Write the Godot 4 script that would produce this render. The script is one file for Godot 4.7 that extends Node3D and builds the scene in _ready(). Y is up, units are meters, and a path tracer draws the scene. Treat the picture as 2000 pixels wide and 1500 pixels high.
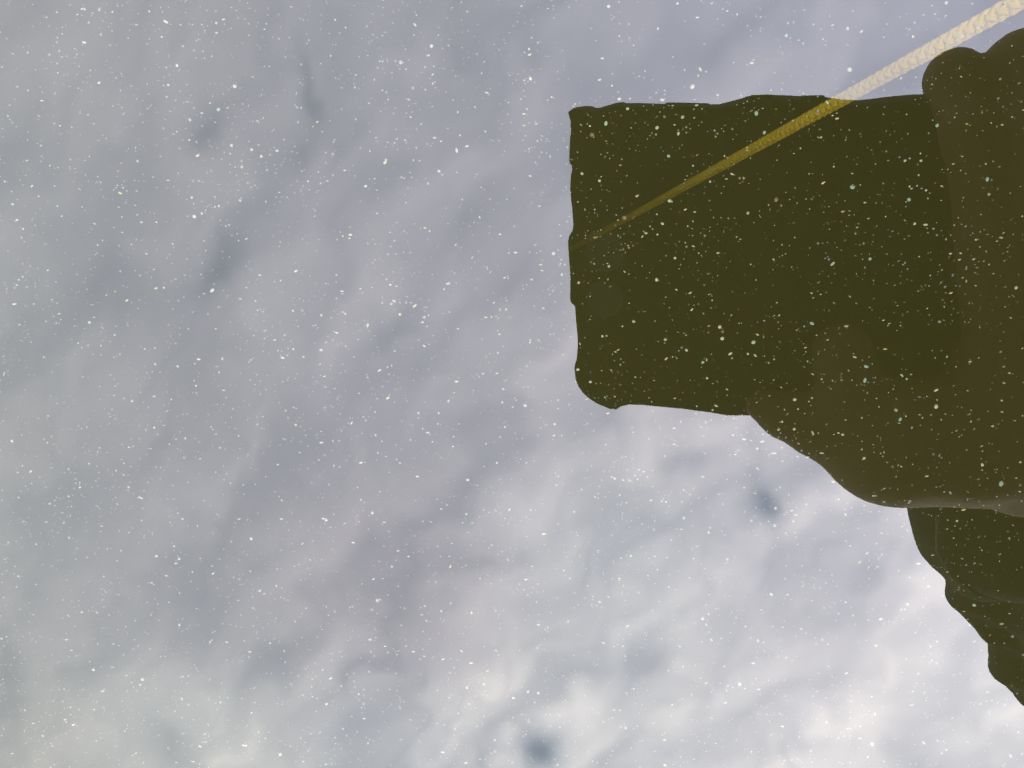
extends Node3D
# A murky lake surface seen from a hand's breadth above it: the clouds, the phone and the hand are real reflections in the water sheet;
# the rope and the algae hang in the water below it.

const EYE := Vector3(0.0, 0.1004, 0.0)
const LENS := 1503.0                      # focal length in pixels of a 2000 x 1500 frame
var axes: Basis                           # camera axes
var rng := RandomNumberGenerator.new()
var M := {}
var taken := {}


# ---------------------------------------------------------------- small helpers
func numbered(called: String) -> String:
	if not taken.has(called):
		taken[called] = 0
		return called
	taken[called] += 1
	return "%s_%03d" % [called, taken[called]]


func tag(o: Node, label := "", category := "", group := "", kind := "") -> Node:
	if label: o.set_meta("label", label)
	if category: o.set_meta("category", category)
	if group: o.set_meta("group", group)
	if kind: o.set_meta("kind", kind)
	return o


func put(called: String, mesh: Mesh, mat: Material, parent: Node = self) -> MeshInstance3D:
	var o := MeshInstance3D.new()
	o.name = numbered(called) if parent == self else called
	o.mesh = mesh
	o.material_override = mat
	parent.add_child(o, true)
	return o


func thing(called: String, where := Vector3.ZERO) -> Node3D:
	var o := Node3D.new()
	o.name = numbered(called)
	add_child(o)
	o.position = where
	return o


func matte(color: Color, rough := 0.9, spec := 0.3) -> StandardMaterial3D:      # colour given as a linear base colour
	var m := StandardMaterial3D.new()
	m.albedo_color = color.linear_to_srgb()
	m.roughness = rough
	m.metallic_specular = spec
	return m


func ray(u: float, v: float) -> Vector3:
	return axes * Vector3((u - 1000.0) / LENS, -(v - 750.0) / LENS, -1.0)


func in_water(u: float, v: float, deep: float) -> Vector3:                      # the point at that depth on a line of sight
	var r := ray(u, v)
	return EYE + r * ((EYE.y + deep) / -r.y)


func above(u: float, v: float, near: float) -> Vector3:                         # a point above the water in the lens's own axes (near: metres from the lens plane towards the water)
	var r := ray(u, v)
	var fw := -axes.z
	var g0 := -near
	var e := Vector3(EYE.x, -EYE.y, EYE.z) - EYE
	g0 += e.dot(fw)
	var slope := Vector3(r.x, -r.y, r.z).dot(fw)
	var t := -g0 / slope
	var p := EYE + r * t
	return Vector3(p.x, -p.y, p.z)


func local(p: Vector3) -> Vector3:
	return axes.transposed() * (p - EYE)


# ---------------------------------------------------------------- skin: smooth union of tapered capsules, meshed as surface nets
func skin(bones: Array, cell: float, k: float, st: SurfaceTool, first: int) -> int:
	var lo := Vector3.INF
	var hi := -Vector3.INF
	for b in bones:
		var r: float = maxf(b[1], b[3]) + k + 2.0 * cell
		for e in [b[0], b[2]]:
			lo = lo.min(e - Vector3.ONE * r)
			hi = hi.max(e + Vector3.ONE * r)
	var n := Vector3i(((hi - lo) / cell).ceil()) + Vector3i.ONE
	var f := PackedFloat32Array()
	f.resize(n.x * n.y * n.z)
	f.fill(1.0)
	for b in bones:
		var a: Vector3 = b[0]
		var c: Vector3 = b[2]
		var r0: float = b[1]
		var r1: float = b[3]
		var reach := Vector3.ONE * (maxf(r0, r1) + k + 2.0 * cell)
		var p0 := Vector3i(((a.min(c) - reach - lo) / cell).floor()).clamp(Vector3i.ZERO, n - Vector3i.ONE)
		var p1 := Vector3i(((a.max(c) + reach - lo) / cell).ceil()).clamp(Vector3i.ZERO, n - Vector3i.ONE)
		var ac := c - a
		var l2 := maxf(ac.length_squared(), 1e-9)
		for z in range(p0.z, p1.z + 1):
			for y in range(p0.y, p1.y + 1):
				var at := (z * n.y + y) * n.x
				for x in range(p0.x, p1.x + 1):
					var q := lo + Vector3(x, y, z) * cell - a
					var t := clampf(q.dot(ac) / l2, 0.0, 1.0)
					var d := (q - ac * t).length() - lerpf(r0, r1, t)
					var o := f[at + x]
					var h := maxf(k - absf(d - o), 0.0) / k
					f[at + x] = minf(d, o) - h * h * k * 0.25
	var ids := {}
	var count := first
	var sx := 1
	var sy := n.x
	var sz := n.x * n.y
	var offs := [0, sx, sy, sx + sy, sz, sx + sz, sy + sz, sx + sy + sz]
	for z in n.z - 1:
		for y in n.y - 1:
			for x in n.x - 1:
				var i := (z * n.y + y) * n.x + x
				var ins := 0
				for o in offs:
					if f[i + o] < 0.0: ins += 1
				if ins == 0 or ins == 8: continue
				var sum := Vector3.ZERO
				var cnt := 0
				for e in 12:
					var axis := e >> 2
					var u := e & 1
					var w := (e >> 1) & 1
					var c0 := Vector3i(0, u, w) if axis == 0 else Vector3i(u, 0, w) if axis == 1 else Vector3i(u, w, 0)
					var c1 := c0
					c1[axis] = 1
					var v0 := f[i + c0.x * sx + c0.y * sy + c0.z * sz]
					var v1 := f[i + c1.x * sx + c1.y * sy + c1.z * sz]
					if (v0 < 0.0) != (v1 < 0.0):
						sum += Vector3(c0).lerp(Vector3(c1), v0 / (v0 - v1))
						cnt += 1
				ids[i] = count
				count += 1
				var g := Vector3(f[i + 1] - f[i], f[i + sy] - f[i], f[i + sz] - f[i])
				st.set_normal(g.normalized())
				st.add_vertex(lo + (Vector3(x, y, z) + sum / cnt) * cell)
	for i in ids:
		for axis in 3:
			var s: int = [sx, sy, sz][axis]
			var a: int = [sy, sz, sx][axis]
			var b: int = [sz, sx, sy][axis]
			var v0 := f[i]
			var v1 := f[i + s]
			if (v0 < 0.0) == (v1 < 0.0): continue
			if not (ids.has(i - a) and ids.has(i - b) and ids.has(i - a - b)): continue
			var q := [ids[i], ids[i - a], ids[i - a - b], ids[i - b]]
			if v0 < 0.0: q.reverse()
			for j in [0, 1, 2, 0, 2, 3]:
				st.add_index(q[j])
	return count


func flesh(bones: Array, cell: float, k: float) -> ArrayMesh:
	var st := SurfaceTool.new()
	st.begin(Mesh.PRIMITIVE_TRIANGLES)
	skin(bones, cell, k, st, 0)
	st.generate_normals()
	return st.commit()


# ---------------------------------------------------------------- an outline with thickness: chamfered prism along z
func prism(outline: PackedVector2Array, z0: float, z1: float, bevel: float) -> ArrayMesh:
	var st := SurfaceTool.new()
	st.begin(Mesh.PRIMITIVE_TRIANGLES)
	st.set_smooth_group(-1)
	var c := Vector2.ZERO
	for p in outline: c += p / outline.size()
	var small := PackedVector2Array()
	for p in outline: small.append(p - (p - c).normalized() * bevel)
	var rings := [[small, z0], [outline, z0 + bevel], [outline, z1 - bevel], [small, z1]]
	var n := outline.size()
	for k in 3:
		for i in n:
			var j := (i + 1) % n
			var a := Vector3(rings[k][0][i].x, rings[k][0][i].y, rings[k][1])
			var b := Vector3(rings[k][0][j].x, rings[k][0][j].y, rings[k][1])
			var d := Vector3(rings[k + 1][0][i].x, rings[k + 1][0][i].y, rings[k + 1][1])
			var e := Vector3(rings[k + 1][0][j].x, rings[k + 1][0][j].y, rings[k + 1][1])
			for v in [a, e, b, a, d, e]: st.add_vertex(v)
	var tri := Geometry2D.triangulate_polygon(small)
	for i in range(0, tri.size(), 3):
		for q in [0, 1, 2]: st.add_vertex(Vector3(small[tri[i + q]].x, small[tri[i + q]].y, z1))
		for q in [0, 2, 1]: st.add_vertex(Vector3(small[tri[i + q]].x, small[tri[i + q]].y, z0))
	st.generate_normals()
	return st.commit()


func round_rect(x0: float, y0: float, x1: float, y1: float, r: float) -> PackedVector2Array:
	var o := PackedVector2Array()
	for c in [[x1 - r, y1 - r, 0.0], [x0 + r, y1 - r, PI / 2], [x0 + r, y0 + r, PI], [x1 - r, y0 + r, PI * 1.5]]:
		for i in 7:
			var t: float = c[2] + i / 6.0 * PI / 2
			o.append(Vector2(c[0] + cos(t) * r, c[1] + sin(t) * r))
	return o


func slab(size: Vector3, edge: float) -> ArrayMesh:
	return prism(round_rect(-size.x / 2, -size.y / 2, size.x / 2, size.y / 2, edge), -size.z / 2, size.z / 2, edge * 0.7)


# ---------------------------------------------------------------- the sky: thin broken cloud
func cloud_map() -> Array:
	# broad tone of the cloud cover, then single clouds and gaps, each at its own bearing
	var rows := [
		[162, 163, 169, 159, 160, 167, 156, 157, 166, 163, 164, 175, 167, 168, 180, 170, 170, 183],
		[158, 160, 166, 159, 160, 167, 160, 160, 168, 167, 166, 175, 171, 170, 181, 173, 172, 184],
		[158, 160, 165, 159, 160, 167, 163, 163, 171, 180, 178, 184, 192, 190, 197, 194, 192, 201],
		[163, 165, 170, 163, 164, 171, 168, 165, 173, 190, 192, 197, 207, 204, 209, 215, 213, 218],
		[168, 170, 172, 186, 188, 190, 184, 186, 192, 212, 211, 213, 216, 214, 217, 222, 220, 222]]
	var dots := [ # u, v, long, short, turn in degrees, strength (dark < 0), blueness
		[410, 258, 50, 20, -55, -0.32, 0.4], [430, 520, 95, 24, -40, -0.42, 0.5], [590, 160, 80, 13, 88, -0.34, 0.4], [225, 560, 70, 50, -60, -0.13, 0.2],
		[585, 310, 42, 16, -50, -0.24, 0.4], [612, 205, 30, 14, 50, -0.25, 0.4], [700, 250, 110, 22, -52, -0.12, 0.3], [480, 430, 100, 20, -52, -0.10, 0.3], [880, 470, 120, 22, -52, -0.09, 0.2], [260, 250, 120, 24, -55, -0.09, 0.2], [770, 640, 95, 22, -48, -0.25, 0.4], [1140, 150, 70, 45, -40, -0.13, 0.5], [975, 265, 55, 25, -50, -0.13, 0.4],
		[1020, 555, 55, 40, -50, -0.1, 0.2], [1345, 900, 60, 22, -8, -0.3, 0.5], [1500, 985, 70, 20, 62, -0.34, 0.7], [1470, 1085, 65, 40, -70, -0.22, 0.5],
		[1060, 1463, 40, 22, -30, -1.15, 1.0], [1185, 1310, 95, 35, -25, -0.22, 0.3], [1590, 1460, 90, 26, 0, -0.2, 0.5], [1000, 1085, 60, 38, -40, -0.12, 0.3],
		[700, 1090, 120, 35, -65, -0.1, 0.1], [530, 1340, 130, 55, -65, -0.13, 0.1], [1700, 1130, 80, 45, -20, -0.14, 0.4], [1770, 1060, 50, 26, 70, -0.2, 0.6], [1493, 982, 22, 20, 0, -0.4, 1.0], [1790, 1500, 90, 40, 20, -0.2, 0.6], [1880, 1050, 60, 30, -60, -0.12, 0.4],
		[1275, 1290, 60, 30, -20, -0.16, 0.3], [1395, 1330, 80, 14, -62, -0.16, 0.4], [850, 840, 130, 40, -55, -0.07, 0.1], [340, 1050, 130, 45, -60, -0.06, 0.0],
		[150, 320, 110, 45, -55, -0.06, 0.0], [20, 1330, 110, 30, 80, -0.16, 0.2], [1600, 940, 60, 40, 0, -0.12, 0.4], [330, 1440, 60, 40, 0, -0.15, 0.2], [900, 90, 100, 50, -60, -0.05, 0.2],
		[1370, 110, 60, 35, -40, -0.1, 0.5], [1240, 60, 90, 40, -50, 0.06, 0.0], [1900, 20, 90, 60, -30, 0.05, 0.0],
		[1340, 1250, 90, 38, -75, 0.2, 0.0], [1240, 910, 70, 40, -20, 0.12, 0.0], [1900, 1280, 120, 70, -40, 0.12, 0.0], [950, 1370, 110, 50, -30, 0.2, 0.0],
		[650, 660, 90, 45, -55, 0.08, 0.0], [605, 330, 60, 28, -50, 0.09, 0.0], [350, 1385, 90, 60, -60, 0.07, 0.0], [1050, 1040, 60, 36, -40, 0.12, 0.0], [1420, 990, 50, 18, 70, 0.16, 0.0],
		[1600, 1290, 110, 50, -30, 0.12, 0.0], [540, 120, 80, 25, 85, 0.06, 0.0], [330, 490, 80, 40, -45, 0.07, 0.0], [900, 560, 110, 45, -55, 0.06, 0.0], [720, 560, 60, 28, -50, 0.06, 0.0], [70, 1450, 50, 70, 0, 0.09, 0.0]]
	var tones := []
	for j in 5:
		for i in 6:
			var p := in_water(i * 400.0, j * 375.0, 0.0) / EYE.y
			tones.append([Vector2(p.x, p.z), Color8(rows[j][i * 3], rows[j][i * 3 + 1], rows[j][i * 3 + 2]).srgb_to_linear()])
	var marks := []
	for d in dots:
		var p := in_water(d[0], d[1], 0.0) / EYE.y
		var t := deg_to_rad(d[4])
		var e := in_water(d[0] + cos(t) * d[2], d[1] + sin(t) * d[2], 0.0) / EYE.y - p
		marks.append([Vector2(p.x, p.z), Vector2(e.x, e.z) * 0.85, d[2] / d[3], d[5], d[6]])
	var n := 224
	var span := 1.35
	var out := []
	out.resize(n * n)
	for j in n:
		for i in n:
			var p := Vector2(i, j) / (n - 1) * 2.0 * span - Vector2.ONE * span
			var c := Vector3.ZERO
			var w := 0.0
			for t in tones:
				var k := exp(-p.distance_squared_to(t[0]) / 0.028) + 1e-7 / (0.02 + p.distance_squared_to(t[0]))
				c += Vector3(t[1].r, t[1].g, t[1].b) * k
				w += k
			out[j * n + i] = [c / w, 0.0, 0.0]
	for m in marks:
		var ax: Vector2 = m[1]
		var reach := ax.length() * 2.6
		var lo: Vector2 = ((m[0] - Vector2.ONE * reach + Vector2.ONE * span) / (2 * span) * (n - 1)).floor()
		var hi: Vector2 = ((m[0] + Vector2.ONE * reach + Vector2.ONE * span) / (2 * span) * (n - 1)).ceil()
		for j in range(maxi(0, int(lo.y)), mini(n - 1, int(hi.y)) + 1):
			for i in range(maxi(0, int(lo.x)), mini(n - 1, int(hi.x)) + 1):
				var q: Vector2 = Vector2(i, j) / (n - 1) * 2.0 * span - Vector2.ONE * span - m[0]
				var along := q.dot(ax) / ax.length_squared()
				var across: float = q.cross(ax) / ax.length_squared() * m[2]
				var g := exp(-(along * along + across * across) * 0.9)
				out[j * n + i][1] += g * m[3]
				out[j * n + i][2] += g * absf(m[3]) * m[4]
	return [out, n, span]


func sky_picture() -> ImageTexture:
	var grid := cloud_map()
	var cells: Array = grid[0]
	var n: int = grid[1]
	var span: float = grid[2]
	var fine := FastNoiseLite.new()
	fine.seed = 11
	fine.noise_type = FastNoiseLite.TYPE_SIMPLEX_SMOOTH
	fine.fractal_octaves = 4
	fine.fractal_gain = 0.42
	fine.frequency = 5.8
	var bend := FastNoiseLite.new()
	bend.seed = 5
	bend.noise_type = FastNoiseLite.TYPE_SIMPLEX_SMOOTH
	bend.fractal_octaves = 3
	bend.frequency = 6.0
	var puffs := FastNoiseLite.new()
	puffs.seed = 42
	puffs.noise_type = FastNoiseLite.TYPE_SIMPLEX_SMOOTH
	puffs.fractal_octaves = 2
	puffs.fractal_gain = 0.35
	puffs.frequency = 5.0
	var w := 2048
	var h := 1024
	var data := PackedFloat32Array()
	data.resize(w * h * 3)
	var water_tone := Vector3(0.048, 0.042, 0.008)
	var slant := Vector2(0.62, -0.78)
	var mean := Vector3(0.43, 0.43, 0.47)
	for y in h:
		var up := PI / 2 - (y + 0.5) / h * PI
		if up < 0.0:
			for x in w:
				var at := (y * w + x) * 3
				data[at] = 0.10
				data[at + 1] = 0.11
				data[at + 2] = 0.10
			continue
		var far := cos(up) / maxf(sin(up), 0.14)
		var low := smoothstep(0.62, 0.08, up)
		for x in w:
			var a := (x + 0.5) / w * TAU
			var p := Vector2(sin(a), -cos(a)) * far
			var bx := bend.get_noise_2d(p.x, p.y)
			var bz := bend.get_noise_2d(p.x + 31.0, p.y - 17.0)
			var pw := p + Vector2(bx, bz) * 0.055
			var q := ((p + Vector2(bx, bz) * 0.012 + Vector2(bend.get_noise_2d(p.x * 3.1, p.y * 3.1 + 9.0), bend.get_noise_2d(p.x * 3.1 - 5.0, p.y * 3.1)) * 0.007 + Vector2.ONE * span) / (2 * span) * (n - 1)).clamp(Vector2.ZERO, Vector2.ONE * (n - 1.001))
			var i := int(q.x)
			var j := int(q.y)
			var fx := q.x - i
			var fy := q.y - j
			var c00: Array = cells[j * n + i]
			var c10: Array = cells[j * n + i + 1]
			var c01: Array = cells[j * n + n + i]
			var c11: Array = cells[j * n + n + i + 1]
			var k00 := (1 - fx) * (1 - fy)
			var k10 := fx * (1 - fy)
			var k01 := (1 - fx) * fy
			var k11 := fx * fy
			var c: Vector3 = c00[0] * k00 + c10[0] * k10 + c01[0] * k01 + c11[0] * k11
			var dark: float = c00[1] * k00 + c10[1] * k10 + c01[1] * k01 + c11[1] * k11
			var blue: float = c00[2] * k00 + c10[2] * k10 + c01[2] * k01 + c11[2] * k11
			var s := Vector2(pw.dot(slant) * 0.42, pw.cross(slant) * 1.25)
			var f := fine.get_noise_2d(s.x, s.y) * 0.75
			var puff := absf(puffs.get_noise_2d(s.x + bx * 0.06, s.y + bz * 0.06))          # rounded heads with darker creases between them
			f += (minf(puff, 0.55) - 0.27) * 0.46
			var d := f * (0.27 + 0.22 * smoothstep(-0.35, 0.55, p.x + p.y)) + dark * 1.15
			c = (c - water_tone) / 0.6
			c *= Vector3(exp(d), exp(d * (0.88 - 0.05 * blue)), exp(d * (0.68 - 0.08 * blue)))
			c = c.lerp(mean / 0.6 * 0.42, low)
			var at := (y * w + x) * 3
			data[at] = c.x
			data[at + 1] = c.y
			data[at + 2] = c.z
	return ImageTexture.create_from_image(Image.create_from_data(w, h, false, Image.FORMAT_RGBF, data.to_byte_array()))


# ---------------------------------------------------------------- the water sheet with its faint ripples
func water_sheet() -> ArrayMesh:
	var wave := FastNoiseLite.new()
	wave.seed = 3
	wave.noise_type = FastNoiseLite.TYPE_SIMPLEX_SMOOTH
	wave.fractal_octaves = 2
	wave.frequency = 34.0
	var n := 221
	var size := 0.30
	var v := PackedVector3Array()
	var nn := PackedVector3Array()
	var idx := PackedInt32Array()
	var d := 0.0008
	for j in n:
		for i in n:
			var x := (i / (n - 1.0) * 2 - 1) * size
			var z := (j / (n - 1.0) * 2 - 1) * size
			var fade := smoothstep(size, size * 0.8, maxf(absf(x), absf(z))) * 1.3e-5
			var y := wave.get_noise_2d(x, z) * fade
			var sx := (wave.get_noise_2d(x + d, z) - wave.get_noise_2d(x - d, z)) / (2 * d) * fade
			var sz := (wave.get_noise_2d(x, z + d) - wave.get_noise_2d(x, z - d)) / (2 * d) * fade
			v.append(Vector3(x, y, z))
			nn.append(Vector3(-sx, 1, -sz).normalized())
	for j in n - 1:
		for i in n - 1:
			var a := j * n + i
			for q in [a, a + 1, a + n + 1, a, a + n + 1, a + n]: idx.append(q)
	# the open lake round it
	var far := 200.0
	for r in [Rect2(-far, -far, 2 * far, far - size), Rect2(-far, size, 2 * far, far - size), Rect2(-far, -size, far - size, 2 * size), Rect2(size, -size, far - size, 2 * size)]:
		var a := v.size()
		for c in [r.position, Vector2(r.end.x, r.position.y), r.end, Vector2(r.position.x, r.end.y)]:
			v.append(Vector3(c.x, 0, c.y))
			nn.append(Vector3.UP)
		for q in [a, a + 1, a + 2, a, a + 2, a + 3]: idx.append(q)
	var arr := []
	arr.resize(Mesh.ARRAY_MAX)
	arr[Mesh.ARRAY_VERTEX] = v
	arr[Mesh.ARRAY_NORMAL] = nn
	arr[Mesh.ARRAY_INDEX] = idx
	var m := ArrayMesh.new()
	m.add_surface_from_arrays(Mesh.PRIMITIVE_TRIANGLES, arr)
	return m


# ---------------------------------------------------------------- rope: two sets of strands plaited round each other
func strand(path: Curve3D, s0: float, s1: float, turn: float, phase: float, r: float) -> ArrayMesh:
	var st := SurfaceTool.new()
	st.begin(Mesh.PRIMITIVE_TRIANGLES)
	var steps := int((s1 - s0) / 0.0008)
	var sides := 7
	for i in steps + 1:
		var s := s0 + (s1 - s0) * i / steps
		var fr := path.sample_baked_with_rotation(s, true)
		var c := fr.origin
		var side := Vector3.UP.cross(fr.basis.z).normalized()
		var top := fr.basis.z.cross(side).normalized()
		var a := turn * s / 0.0070 * TAU + phase
		var weave := sin(3.0 * a) * turn
		var out := side * cos(a) + top * sin(a)
		var mid := c + out * r * (0.58 + 0.10 * weave)
		var tang := (fr.basis.z * -1.0 + (top * cos(a) - side * sin(a)) * turn * 0.95).normalized()
		var wide := out.cross(tang).normalized()
		for k in sides:
			var t := TAU * k / sides
			var nrm := (out * cos(t) + wide * sin(t)).normalized()
			st.set_normal(nrm)
			st.add_vertex(mid + out * cos(t) * r * 0.40 + wide * sin(t) * r * 0.50)
	for i in steps:
		for k in sides:
			var a := i * sides + k
			var b := i * sides + (k + 1) % sides
			for q in [a, b, a + sides, b, b + sides, a + sides]: st.add_index(q)
	return st.commit()


func rope() -> void:
	var near := EYE + ray(1950, 25) * 0.116
	var deep := EYE + ray(1200, 440) * 0.345
	var dir := (deep - near).normalized()
	var path := Curve3D.new()
	path.bake_interval = 0.004
	path.add_point(near - dir * 0.34 + Vector3(0.14, -0.06, 0.0), Vector3.ZERO, dir * 0.1)
	path.add_point(near - dir * 0.11, -dir * 0.05, dir * 0.05)
	path.add_point(deep + dir * 0.10, -dir * 0.1, dir * 0.06)
	path.add_point(deep + dir * 0.16 + Vector3(0, -0.30, 0), Vector3(0, 0.15, 0))
	var t := thing("rope", near)
	tag(t, "thin plaited rope running down into the murky water, pale at top and ochre where deep", "rope")
	var whole := path.get_baked_length()
	for k in 3:
		for turn in [1.0, -1.0]:
			var o := put("strand", strand(path, 0.0, whole - 0.001, turn, k * TAU / 3 + (0.0 if turn > 0 else PI / 3), 0.00145), M.rope, t)
			o.position = -near
	var core := SurfaceTool.new()
	core.begin(Mesh.PRIMITIVE_TRIANGLES)
	for i in 61:
		var fr := path.sample_baked_with_rotation(whole * i / 60.0, true)
		for k in 8:
			core.add_vertex(fr.origin + (fr.basis.x * cos(TAU * k / 8) + fr.basis.y * sin(TAU * k / 8)) * 0.00105)
	for i in 60:
		for k in 8:
			var a := i * 8 + k
			var b := i * 8 + (k + 1) % 8
			for q in [a, b, a + 8, b, b + 8, a + 8]: core.add_index(q)
	core.generate_normals()
	var c := put("core", core.commit(), M.rope, t)
	c.position = -near


# ---------------------------------------------------------------- algae
func fleck_mesh(kind: String, n: int) -> ArrayMesh:
	var st := SurfaceTool.new()
	st.begin(Mesh.PRIMITIVE_TRIANGLES)
	var r := RandomNumberGenerator.new()
	r.seed = 100 + n
	var stretch := Vector3(1.0, 0.55, 0.85)
	if kind == "sliver": stretch = Vector3(1.12, 0.45, 0.50)
	var lumps := []
	for i in 3: lumps.append([Vector3(r.randf_range(-1, 1), r.randf_range(-1, 1), r.randf_range(-1, 1)).normalized(), r.randf_range(-0.28, 0.34)])
	var rings := 5
	var around := 8
	for j in rings + 1:
		for i in around:
			var a := TAU * i / around
			var b := PI * j / rings
			var d := Vector3(sin(b) * cos(a), cos(b), sin(b) * sin(a))
			var k := 1.0
			for l in lumps: k += l[1] * maxf(0.0, d.dot(l[0])) ** 2
			st.add_vertex(d * stretch * k * 0.5)
	for j in rings:
		for i in around:
			var a := j * around + i
			var b := j * around + (i + 1) % around
			for q in [a, b, a + around, b, b + around, a + around]: st.add_index(q)
	st.generate_normals()
	return st.commit()


func seen_at(p: Vector3) -> Vector2:
	var c := local(p)
	return Vector2(1000 - LENS * c.x / c.z, 750 + LENS * c.y / c.z)


func before_the_dark(s: Vector2) -> bool:        # whether the phone's or the hand's reflection lies behind it
	if s.y < 205: return s.x > 1800 and s.y > 90
	if s.y < 810: return s.x > 1114
	if s.y < 1000: return s.x > 1455 + (s.y - 810) * 1.55
	return s.x > 1785 + (s.y - 1000) * 0.56


func algae() -> void:
	var shapes := {"flake": [], "sliver": []}
	for k in shapes:
		for n in 5: shapes[k].append(fleck_mesh(k, n + (10 if k == "sliver" else 0)))
	# [photo column, row, long, wide, turn, kind, tone, label]
	var known := [
		[415, 567, 14, 9, -40, "flake", 1, "largest pale green algae fleck on the left, oval, beside the dark cloud streak"],
		[380, 423, 10, 10, 0, "flake", 1, "round pale green algae fleck above the warm grey cloud at upper left"],
		[892, 294, 13, 8, 75, "flake", 1, "wedge-shaped pale algae fleck on the grey clouds left of the phone's corner"],
		[857, 334, 11, 8, 10, "flake", 1, "ragged white algae fleck just below the wedge-shaped one on the grey clouds"],
		[752, 317, 11, 8, -40, "flake", 0, "cream-coloured ragged algae fleck in the middle of the upper clouds"],
		[1210, 193, 10, 8, 0, "flake", 1, "round white algae fleck just above the phone reflection's upper left corner"],
		[1293, 195, 12, 7, 0, "flake", 1, "double white algae fleck above the middle of the phone reflection's upper edge"],
		[1226, 212, 9, 8, 0, "flake", 2, "green algae fleck lying right on the phone reflection's upper edge"],
		[1183, 241, 9, 12, 15, "flake", 2, "pale green algae fleck inside the phone reflection's upper left corner"],
		[1283, 249, 9, 10, 60, "flake", 2, "bright green ragged algae fleck in the upper part of the phone reflection"],
		[1325, 261, 8, 12, 10, "flake", 2, "tall pale green algae fleck right of the bright ragged one on the phone reflection"],
		[1306, 305, 9, 9, 0, "flake", 3, "bluish round algae fleck above the rope in the phone reflection"],
		[1308, 392, 10, 9, 0, "flake", 2, "yellowish white algae fleck touching the underside of the sunken rope"],
		[1294, 437, 11, 8, 35, "flake", 2, "ragged white algae fleck in the cluster under the sunken rope"],
		[1189, 520, 9, 8, 0, "flake", 2, "squarish pale green algae fleck below the sunken rope's faint end"],
		[1318, 504, 9, 8, 0, "flake", 0, "cream algae fleck pair in the middle of the phone reflection"],
		[1284, 458, 6, 4, -25, "sliver", 0, "brightest small white algae fleck below the sunken rope"],
		[1171, 353, 9, 8, 20, "flake", 2, "green algae fleck near the phone reflection's left edge, level with the rope"],
		[1130, 552, 7, 8, 0, "flake", 2, "bright green algae fleck on the phone reflection's left edge"],
		[1238, 628, 10, 8, 0, "flake", 3, "pale green algae fleck in the lower left of the phone reflection"],
		[1586, 632, 14, 9, 30, "flake", 3, "largest bluish green algae fleck, in the middle of the dark reflection"],
		[1689, 743, 8, 14, 10, "flake", 3, "tall ragged bluish algae fleck on the dark hand reflection"],
		[1692, 716, 12, 8, 10, "flake", 3, "lumpy double bluish algae fleck above the tall ragged one"],
		[1646, 849, 8, 7, 0, "flake", 2, "crescent-shaped bright algae fleck low on the hand reflection"],
		[1758, 819, 7, 11, 20, "flake", 3, "bluish upright algae fleck right of the crescent-shaped one"],
		[1688, 895, 9, 9, 0, "flake", 2, "squarish green algae fleck near the lower edge of the hand reflection"],
		[1551, 838, 9, 9, 0, "flake", 2, "bright green round algae fleck by the thumb's reflection"],
		[1830, 245, 9, 10, 0, "flake", 3, "pale green algae fleck just below the reflected fingertips"],
		[1928, 350, 9, 12, 0, "flake", 3, "bluish algae fleck at the right, below the second fingertip"],
		[1799, 314, 8, 7, 0, "flake", 2, "green algae fleck left of and below the reflected fingertip"],
		[1775, 390, 9, 9, 0, "flake", 3, "round bluish algae fleck at right between the rope and the hand"],
		[1955, 945, 10, 14, 5, "flake", 3, "long bluish algae fleck near the lower right of the hand reflection"]]
	var tones: Array = M.algae
	var used := []
	for k in known:
		var p := in_water(k[0], k[1], rng.randf_range(0.0015, 0.004))
		var px := (p - EYE).length() / LENS
		var o := put("algae_fleck", shapes[k[5]][rng.randi() % 5], tones[k[6]])
		o.position = p
		o.rotation.y = -deg_to_rad(k[4]) + rng.randf_range(-0.1, 0.1)
		o.scale = Vector3(k[2], (k[2] + k[3]) * 0.4, k[3] * (2.6 if k[5] == "sliver" else 1.1)) * px * 0.68
		tag(o, k[7], "algae fleck", "larger algae flecks in the water")
		used.append(Vector2(k[0], k[1]))
	# all the others: drifting singly and in loose strings
	var clump := FastNoiseLite.new()
	clump.seed = 21
	clump.frequency = 55.0
	clump.fractal_octaves = 2
	var lots := []
	var spot := Vector3.ZERO
	while lots.size() < 60000:
		if rng.randf() < 0.30 and lots.size() > 10:
			spot += Vector3(rng.randfn(0, 0.0022), 0, rng.randfn(0, 0.0011))
			spot.y = minf(-0.0006, spot.y + rng.randfn(0, 0.001))
		else:
			spot = Vector3(rng.randf_range(-0.17, 0.13), 0, rng.randf_range(-0.10, 0.16))
			if rng.randf() > 0.62 + clump.get_noise_2d(spot.x, spot.z) * 0.9: continue
			spot.y = -0.0006 - rng.randf() ** 2.2 * 0.030
		if absf(spot.x + 0.02) > 0.16 or absf(spot.z - 0.03) > 0.14: continue
		var kind := "sliver" if rng.randf() < 0.28 else "flake"
		var big := exp(rng.randfn(0.0, 0.45)) * 0.000160
		if kind == "sliver": big *= 1.35
		big = minf(big, 0.00058)
		var turn := rng.randfn(0.1, 0.4) if kind == "sliver" else rng.randf() * TAU
		var tone := 0
		var d := rng.randf()
		if kind == "sliver": tone = 0 if d < 0.55 else 4 if d < 0.8 else 1
		else: tone = 1 if d < 0.3 else 2 if d < 0.55 else 3 if d < 0.85 else 5
		lots.append([spot, kind, big, turn, tone, rng.randi() % 5, 0.0])
	for l in lots:
		var s := seen_at(l[0])
		l[6] = l[2] / (l[0] - EYE).length() if s.x > 0 and s.x < 2000 and s.y > 0 and s.y < 1500 else 0.0
	lots.sort_custom(func(a, b): return a[6] > b[6])
	var single := 300 - known.size()
	var rest := {}
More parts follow.
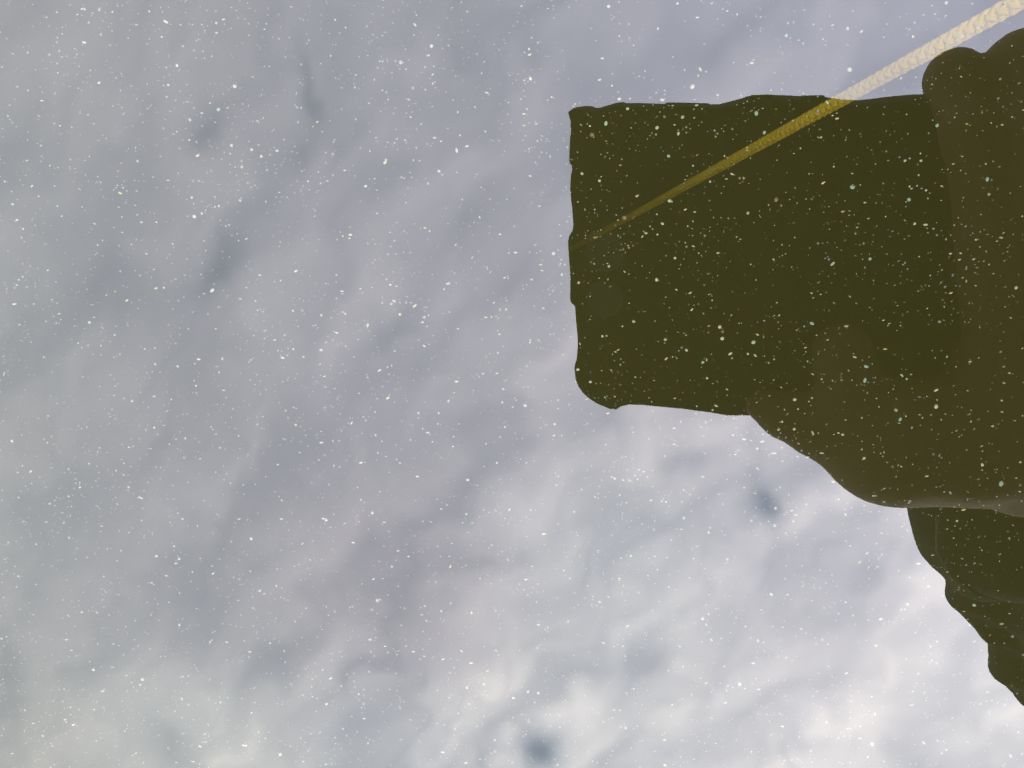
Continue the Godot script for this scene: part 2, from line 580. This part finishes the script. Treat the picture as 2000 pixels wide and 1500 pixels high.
	var singles := {}
	for n in lots.size():
		var l: Array = lots[n]
		var basis := Basis.from_euler(Vector3(rng.randfn(0, 0.25), l[3], rng.randfn(0, 0.25))).scaled_local(Vector3.ONE * l[2])
		if n < single:
			var o := put("algae_fleck", shapes[l[1]][l[5]], tones[l[4]])
			o.transform = Transform3D(basis, l[0])
			var s := seen_at(l[0])
			var look: String = ["cream", "whitish", "pale green", "dull green", "yellowish", "brownish"][l[4]] + (" algae sliver" if l[1] == "sliver" else " algae fleck")
			var place := "above the phone's reflection" if s.y < 210 else "below the phone's reflection"
			if before_the_dark(s):
				place = "before the reflected phone above the rope" if s.y < 430 and s.y < 470 - (s.x - 1160) * 0.58 else "before the reflected hand" if s.x > 1560 and s.y > 640 else "before the reflected fingers" if s.x > 1790 else "before the reflected phone below the rope"
				if s.y > 1003: place = "before the reflected sleeve"
			elif s.x < 1110:
				place = "over the %s clouds" % [["upper far left", "upper left", "upper middle"], ["far left", "middle left", "middle"], ["lower far left", "lower left", "lower middle"]][clampi(int(s.y / 500), 0, 2)][clampi(int(s.x / 370), 0, 2)]
			var said := look + "|" + place
			if not singles.has(said): singles[said] = []
			singles[said].append([s.y, o])
			tag(o, "", "algae fleck", "larger algae flecks in the water")
		else:
			if not rest.has([l[1], l[5]]): rest[[l[1], l[5]]] = []
			rest[[l[1], l[5]]].append([Transform3D(basis, l[0]), l[4]])
	# each single fleck is told apart by its look, by what lies behind it and by its turn from the top
	var turns := ["uppermost", "second", "third", "fourth", "fifth", "sixth", "seventh", "eighth", "ninth", "tenth", "eleventh", "twelfth", "thirteenth", "fourteenth", "fifteenth", "sixteenth"]
	for said in singles:
		var row: Array = singles[said]
		row.sort_custom(func(a, b): return a[0] < b[0])
		for i in row.size():
			var spoken: String = "only" if row.size() == 1 else "lowest" if i == row.size() - 1 else turns[mini(i, 15)]
			var bits: PackedStringArray = said.split("|")
			row[i][1].set_meta("label", spoken + " larger " + bits[0] + (" from the top " if i > 0 and i < row.size() - 1 else " ") + bits[1])
	# the rest cannot be counted: one drifting mass
	var mass := thing("algae_specks")
	tag(mass, "countless tiny pale algae specks drifting just under the water surface", "algae", "", "stuff")
	for key in rest:
		var mm := MultiMesh.new()
		mm.transform_format = MultiMesh.TRANSFORM_3D
		mm.use_colors = true
		mm.mesh = shapes[key[0]][key[1]]
		mm.instance_count = rest[key].size()
		for i in rest[key].size():
			mm.set_instance_transform(i, rest[key][i][0])
			var c: Color = M.algae_tones[rest[key][i][1]] * rng.randf_range(0.22, 1.12)
			mm.set_instance_color(i, Color(c.r, c.g, c.b, 1.0))
		var o := MultiMeshInstance3D.new()
		o.name = "specks"
		o.multimesh = mm
		o.material_override = M.speck
		o.set_meta("kind", "stuff")
		mass.add_child(o, true)


# ---------------------------------------------------------------- phone, as its reflection shows it
func phone() -> void:
	var t := thing("phone", EYE)
	t.basis = axes
	tag(t, "dark phone in a rugged black case, held flat over the water by one hand", "phone")
	var edge := [
		[1110, 219, 1117, 216, 1140, 213.5, 1150, 215, 1158, 218.5, 1166, 217, 1180, 213, 1195, 208.5, 1209, 206.5, 1216, 208.5, 1240, 208.5, 1296, 210.5],
		[1298, 207.5, 1340, 208, 1384, 210, 1388, 213, 1400, 213, 1430, 206, 1450, 201, 1461, 197, 1517, 194, 1565, 195.5, 1624, 197, 1660, 202, 1690, 204],
		[1720, 201, 1760, 196, 1800, 192.5, 1850, 191, 2260, 186, 2300, 220, 2300, 800, 2250, 845, 1458, 813, 1420, 812, 1385, 806, 1330, 799, 1260, 794],
		[1230, 793.5, 1212, 798, 1203, 804, 1190, 803, 1165, 793, 1150, 783, 1137, 772, 1127, 758, 1121, 742, 1119, 720, 1121, 710, 1127, 706, 1126, 660],
		[1123, 625, 1121, 600, 1113, 592, 1111.5, 584, 1113, 545, 1111, 500, 1110, 473, 1112, 463, 1119, 457, 1120, 440, 1117, 410, 1112, 375, 1113, 345],
		[1117, 330, 1117, 325, 1111, 321, 1110, 311, 1113, 268, 1115, 262, 1114.5, 250, 1115, 237, 1113, 231]]
	var outline := PackedVector2Array()
	for row in edge:
		for i in range(0, row.size(), 2):
			var p := local(above(row[i], row[i + 1], -0.004))
			outline.append(Vector2(p.x, p.y))
	put("case", prism(outline, 0.004, 0.0135, 0.0008), M.rubber, t)
	put("screen", prism(round_rect(-0.0065, -0.057, 0.128, 0.0195, 0.007), 0.0136, 0.0142, 0.0002), M.glass, t)
	for b in [[1465, 1513], [1569, 1619]]:
		var p := local(above(b[0], 193, -0.004))
		var q := local(above(b[1], 193, -0.004))
		var o := put("button", slab(Vector3(q.x - p.x, 0.0032, 0.004), 0.0006), M.rubber, t)
		o.position = Vector3((p.x + q.x) / 2, p.y - 0.0014, 0.0075)
	var ring := CylinderMesh.new()
	ring.top_radius = 0.0052
	ring.bottom_radius = 0.0052
	ring.height = 0.0016
	for y in [-0.013, -0.026]:
		var o := put("lens", ring, M.glass, t)
		o.rotation.x = PI / 2
		o.position = Vector3(0, y, 0.0035)


# ---------------------------------------------------------------- the person who holds it
func bone(a: Array, b: Array) -> Array:            # [x, y, z, radius] in centimetres
	return [Vector3(a[0], a[1], a[2]) * 0.01, a[3] * 0.01, Vector3(b[0], b[1], b[2]) * 0.01, b[3] * 0.01]


func chain(points: Array) -> Array:
	var out := []
	for i in points.size() - 1: out.append(bone(points[i], points[i + 1]))
	return out


func person() -> void:
	var t := thing("person", Vector3.ZERO)
	tag(t, "person in a dark jacket, kneeling over the water with a phone in one hand", "person")
	# the hand that carries the phone: palm under it, thumb along the near edge, fingertips hooked over the far edge
	var hand := []
	hand += chain([[12.98, 10.22, 6.34, 1.60], [10.68, 9.83, 6.16, 1.5], [9.2, 9.7, 5.7, 1.6], [7.6, 9.75, 5.9, 1.65]])
	hand += chain([[12.98, 10.22, 6.34, 1.60], [11.6, 9.8, 5.4, 1.75], [12.2, 9.0, 3.9, 1.4]])
	hand += chain([[10.3, 9.26, 5.34, 1.75], [9.6, 9.2, 4.0, 1.2]])
	hand += chain([[4.31, 10.67, 5.27, 0.39], [4.9, 10.5, 5.45, 0.60], [5.78, 10.28, 5.65, 0.86], [7.28, 9.99, 6.07, 1.42], [9.2, 9.7, 5.9, 1.55]])
	hand += chain([[6.0, 9.67, 3.55, 0.72], [6.45, 9.80, 5.0, 0.95], [7.6, 9.6, 5.6, 1.2]])
	hand += chain([[8.03, 9.92, -2.66, 0.50], [7.70, 9.31, -2.74, 0.60], [7.80, 8.45, -1.5, 0.54], [8.61, 8.72, 0.56, 0.68], [9.52, 9.14, 3.56, 0.88], [10.0, 9.5, 5.0, 1.1]])
	hand += chain([[9.5, 9.84, -2.85, 0.66], [9.10, 9.15, -2.86, 0.84], [9.14, 8.2, -1.58, 0.76], [9.82, 8.36, 0.55, 0.85], [10.77, 8.77, 3.45, 1.0], [11.0, 9.3, 5.0, 1.2]])
	hand += chain([[11.0, 9.6, -2.9, 0.6], [10.6, 8.9, -3.0, 0.74], [10.6, 7.95, -1.6, 0.74], [11.4, 8.1, 0.5, 0.82], [12.1, 8.6, 3.4, 0.95], [12.0, 9.3, 5.0, 1.2]])
	put("hand", flesh(hand, 0.0017, 0.0024), M.skin, t)
	# forearm, neck and head, the other hand on the boards
	var flesh_bones := chain([[12.98, 10.22, 6.34, 1.60], [15.77, 14.58, 9.57, 1.80]])
	put("forearm", flesh(flesh_bones, 0.004, 0.008), M.skin, t)
	var head := chain([[64, 52, 15, 5.6], [60, 63, 14.5, 5.2]])
	head += chain([[60.5, 71.5, 14.5, 8.4], [58.5, 69.5, 14.5, 8.0]])
	head += chain([[57.5, 65.5, 14.5, 6.0], [53.0, 61.5, 14.5, 3.4]])
	head += chain([[51.2, 68.4, 14.5, 0.8], [48.9, 64.9, 14.5, 1.2]])
	head += chain([[51.4, 69.6, 11.6, 1.3], [51.4, 69.6, 17.4, 1.3]])
	head += chain([[50.2, 62.6, 13.0, 0.6], [50.2, 62.6, 16.0, 0.6]])
	for s in [-1, 1]: head += chain([[60.5, 69.0, 14.5 + s * 8.2, 1.2], [61.5, 66.5, 14.5 + s * 8.0, 0.9]])
	put("head", flesh(head, 0.005, 0.012), M.skin, t)
	var other := chain([[52, 34, -11, 2.6], [47.5, 25.0, -13.5, 1.9], [44.0, 24.2, -14.0, 2.0]])
	for k in 4: other += chain([[44.5, 24.2, -16.2 + k * 1.6, 1.0], [40.5, 23.6, -17.0 + k * 2.1, 0.85], [37.6 + absf(k - 1.4) * 0.7, 22.9, -17.6 + k * 2.5, 0.7]])
	other += chain([[46.0, 24.4, -12.2, 1.1], [43.6, 23.6, -9.6, 0.95], [42.0, 22.9, -8.4, 0.8]])
	put("hand", flesh(other, 0.004, 0.008), M.skin, t)
	# nails on the fingertips that show
	for c in [[7.95, 10.3, -3.05, 0.40], [9.4, 10.3, -3.3, 0.5]]:
		var s := SphereMesh.new()
		s.radius = 0.01 * c[3]
		s.height = 0.02 * c[3]
		s.radial_segments = 16
		s.rings = 8
		var o := put("fingernail", s, M.nail, t)
		o.position = Vector3(c[0], c[1], c[2]) * 0.01
		o.scale = Vector3(1, 0.35, 1.2)
	# jacket: the sleeve lies in folds above the wrist, then elbow, shoulders and back
	var fold := []
	fold += chain([[11.83, 15.59, 9.73, 1.40], [12.48, 16.03, 11.05, 1.40], [13.45, 16.49, 12.17, 1.36]])
	fold += chain([[13.57, 15.42, 9.85, 2.90], [15.54, 15.05, 9.25, 3.11]])
	fold += chain([[14.01, 18.65, 14.57, 0.59], [15.88, 19.48, 16.42, 0.61], [17.57, 19.63, 16.59, 1.01]])
	fold += chain([[15.93, 18.64, 13.75, 2.03], [18.39, 18.17, 12.95, 4.03]])
	fold += chain([[17.96, 22.02, 19.46, 0.69], [19.57, 22.63, 21.11, 0.68], [22.55, 23.80, 24.04, 0.71]])
	fold += chain([[20.08, 21.92, 18.76, 2.30], [22.45, 21.28, 17.24, 4.53]])
	fold += chain([[25.87, 26.06, 23.89, 3.19], [28.87, 25.30, 22.13, 5.74]])
	fold += chain([[15.54, 15.05, 9.25, 2.95], [18.39, 18.17, 12.95, 3.75], [22.45, 21.28, 17.24, 4.53], [28.87, 25.30, 22.13, 5.74], [33, 30, 25.5, 6.2], [44, 43, 32.5, 6.6], [56, 52, 34, 7.6]])
	fold += chain([[13.43, 17.06, 12.39, 0.92], [14.11, 18.36, 14.31, 0.81]])
	fold += chain([[16.85, 20.32, 16.97, 0.83], [18.10, 21.76, 19.30, 0.95]])
	put("jacket_sleeve", flesh(fold, 0.0028, 0.003), M.cloth, t)
	# the hem of the cuff shows as a thin paler line
	put("cuff_seam", flesh(chain([[10.35, 13.28, 9.25, 0.065], [10.80, 13.97, 10.69, 0.065], [11.60, 14.47, 11.87, 0.065], [12.33, 14.39, 12.33, 0.065], [13.11, 14.21, 12.40, 0.065], [14.48, 13.92, 12.30, 0.065]]), 0.0006, 0.0006), M.seam, t)
	var coat := chain([[56, 52, 34, 8.5], [60, 51, 16, 12], [58, 51, -2, 8.5]])
	coat += chain([[60, 50, 16, 14], [82, 52, 16, 15.5], [104, 50, 16, 15]])
	coat += chain([[58, 51, -2, 8], [55, 41, -8, 6.2], [51.5, 33, -11.5, 4.6]])
	coat += chain([[63, 54, 15, 8.4], [61.5, 58, 14.6, 7.6]])
	put("jacket", flesh(coat, 0.012, 0.03), M.cloth, t)
	var legs := []
	for s in [-1, 1]:
		var z: float = 16 + s * 10.5
		legs += chain([[106, 46, z - s * 2, 11.5], [96, 31.5, z, 7.6], [118, 29, z, 6.0], [138, 27.5, z, 4.8]])
	put("trousers", flesh(legs, 0.012, 0.02), M.denim, t)
	for s in [-1, 1]:
		put("boot", flesh(chain([[137, 29, 16 + s * 10.5, 5.2], [148, 27.5, 16 + s * 10.5, 5.4], [150, 36, 16 + s * 10.5, 4.0]]), 0.008, 0.02), M.rubber, t)
	put("hair", flesh(chain([[64, 73, 14.5, 8.2], [60.5, 76, 14.5, 7.0], [56, 76, 14.5, 4.6]]) + chain([[66, 66, 14.5, 6.6], [65, 70, 9, 5.0]]) + chain([[66, 66, 14.5, 6.6], [65, 70, 20, 5.0]]), 0.008, 0.02), M.hair, t)
	var eye := SphereMesh.new()
	eye.radius = 0.012
	eye.height = 0.024
	var pupil := SphereMesh.new()
	pupil.radius = 0.006
	pupil.height = 0.012
	for s in [-1, 1]:
		var ball := put("eye", eye, M.white, t)
		ball.position = Vector3(0.533, 0.676, 0.145 + s * 0.031)
		put("iris", pupil, M.hair, ball).position = Vector3(-0.0068, -0.0036, 0.0)


func jetty() -> void:
	var t := thing("wooden_jetty", Vector3(0.36, 0, 0.1))
	tag(t, "low jetty of weathered boards that the kneeling person leans out from", "jetty")
	var board := slab(Vector3(0.135, 3.2, 0.032), 0.004)
	for k in 11:
		var o := put("plank", board, M.wood[k % 3], t)
		o.rotation.x = PI / 2
		o.position = Vector3(0.07 + k * 0.145, 0.204 + rng.randf_range(-0.002, 0.002), rng.randf_range(-0.02, 0.02))
	for z in [-1.2, 0.0, 1.2]:
		var o := put("beam", slab(Vector3(1.6, 0.09, 0.07), 0.005), M.wood[2], t)
		o.position = Vector3(0.80, 0.142, z)
		for x in [0.2, 1.45]:
			var post := CylinderMesh.new()
			post.top_radius = 0.055
			post.bottom_radius = 0.06
			post.height = 2.09
			put("post", post, M.wood[1], t).position = Vector3(x, -0.95, z)


func _ready() -> void:
	rng.seed = 77
	# camera: the phone's own lens, looking down at the water
	var down := Vector3(180.0, 350.0, -1503.0).normalized()
	var yc := -down
	var xc := (Vector3.RIGHT - yc * yc.x).normalized()
	var zc := xc.cross(yc)
	axes = Basis(xc, yc, zc).transposed()
	var cam := Camera3D.new()
	cam.name = "camera"
	cam.keep_aspect = Camera3D.KEEP_HEIGHT
	cam.fov = rad_to_deg(2.0 * atan(750.0 / LENS))
	cam.near = 0.004
	cam.far = 600.0
	cam.transform = Transform3D(axes, EYE)
	add_child(cam)
	cam.current = true

	var env := Environment.new()
	env.background_mode = Environment.BG_SKY
	var pano := PanoramaSkyMaterial.new()
	pano.panorama = sky_picture()
	env.sky = Sky.new()
	env.sky.sky_material = pano
	env.tonemap_mode = Environment.TONE_MAPPER_LINEAR
	env.tonemap_exposure = 3.0                  # exposed for the dim reflection, as the photograph is
	env.sdfgi_enabled = true
	env.ssao_enabled = true
	env.ssil_enabled = true
	env.volumetric_fog_enabled = true
	env.volumetric_fog_density = 0.0
	var we := WorldEnvironment.new()
	we.name = "world_environment"
	we.environment = env
	add_child(we)

	var sun := DirectionalLight3D.new()
	sun.name = "sun"
	sun.light_energy = 0.18
	sun.light_color = Color(1.0, 0.96, 0.9)
	sun.light_angular_distance = 12.0
	sun.shadow_enabled = true
	add_child(sun)
	sun.look_at_from_position(Vector3(1.2, 1.0, 1.6), Vector3.ZERO)

	# materials
	var sheet := StandardMaterial3D.new()
	sheet.resource_name = "water"
	sheet.transparency = BaseMaterial3D.TRANSPARENCY_ALPHA
	sheet.albedo_color = Color(1, 1, 1, 0.20)        # a fifth of the light is mirrored, the rest passes
	var plain := Image.create_empty(4, 4, false, Image.FORMAT_RGBA8)
	plain.fill(Color.WHITE)
	sheet.albedo_texture = ImageTexture.create_from_image(plain)
	sheet.metallic = 1.0
	sheet.roughness = 0.0
	M.water = sheet
	M.mud = matte(Color(0.05, 0.045, 0.025), 1.0)
	M.rope = matte(Color(0.95, 0.67, 0.05), 0.9)
	M.rubber = matte(Color(0.006, 0.006, 0.007), 0.8, 0.1)
	M.glass = matte(Color(0.006, 0.006, 0.008), 0.1, 0.5)
	M.skin = matte(Color(0.15, 0.088, 0.052), 0.62, 0.25)
	M.nail = matte(Color(0.25, 0.18, 0.15), 0.35, 0.5)
	M.cloth = matte(Color(0.014, 0.016, 0.018), 0.9)
	M.seam = matte(Color(0.10, 0.12, 0.13), 0.8)
	M.denim = matte(Color(0.03, 0.04, 0.07), 0.95)
	M.hair = matte(Color(0.03, 0.02, 0.012), 0.7)
	M.white = matte(Color(0.6, 0.58, 0.55), 0.3)
	M.wood = [matte(Color(0.20, 0.17, 0.13)), matte(Color(0.17, 0.145, 0.115)), matte(Color(0.23, 0.195, 0.15))]
	M.algae_tones = [Color(0.62, 0.57, 0.33), Color(0.57, 0.57, 0.37), Color(0.46, 0.57, 0.30), Color(0.37, 0.48, 0.30), Color(0.56, 0.52, 0.18), Color(0.30, 0.22, 0.12)]
	M.algae = []
	for c in M.algae_tones: M.algae.append(matte(c, 1.0, 0.2))
	M.speck = matte(Color.WHITE, 1.0, 0.2)
	M.speck.vertex_color_use_as_albedo = true

	# setting
	tag(put("water", water_sheet(), M.water), "still dark lake water mirroring pale clouds, with faint ripples", "water", "", "structure")
	var floor_mesh := PlaneMesh.new()
	floor_mesh.size = Vector2(400, 400)
	var bed := put("lake_bed", floor_mesh, M.mud)
	bed.position.y = -2.0
	tag(bed, "muddy lake bed far below, hidden by the cloudy green water", "lake bed", "", "structure")
	var murk := FogVolume.new()
	murk.name = "murky_water"
	murk.shape = RenderingServer.FOG_VOLUME_SHAPE_BOX
	murk.size = Vector3(399, 1.998, 399)
	murk.position.y = -1.0
	var fog := FogMaterial.new()
	fog.density = 5.0
	fog.albedo = Color(0.325, 0.305, 0.074).linear_to_srgb()
	murk.material = fog
	tag(murk, "olive green cloudy water in which the rope fades out", "water", "", "stuff")
	add_child(murk)

	rope()
	phone()
	person()
	jetty()
	algae()
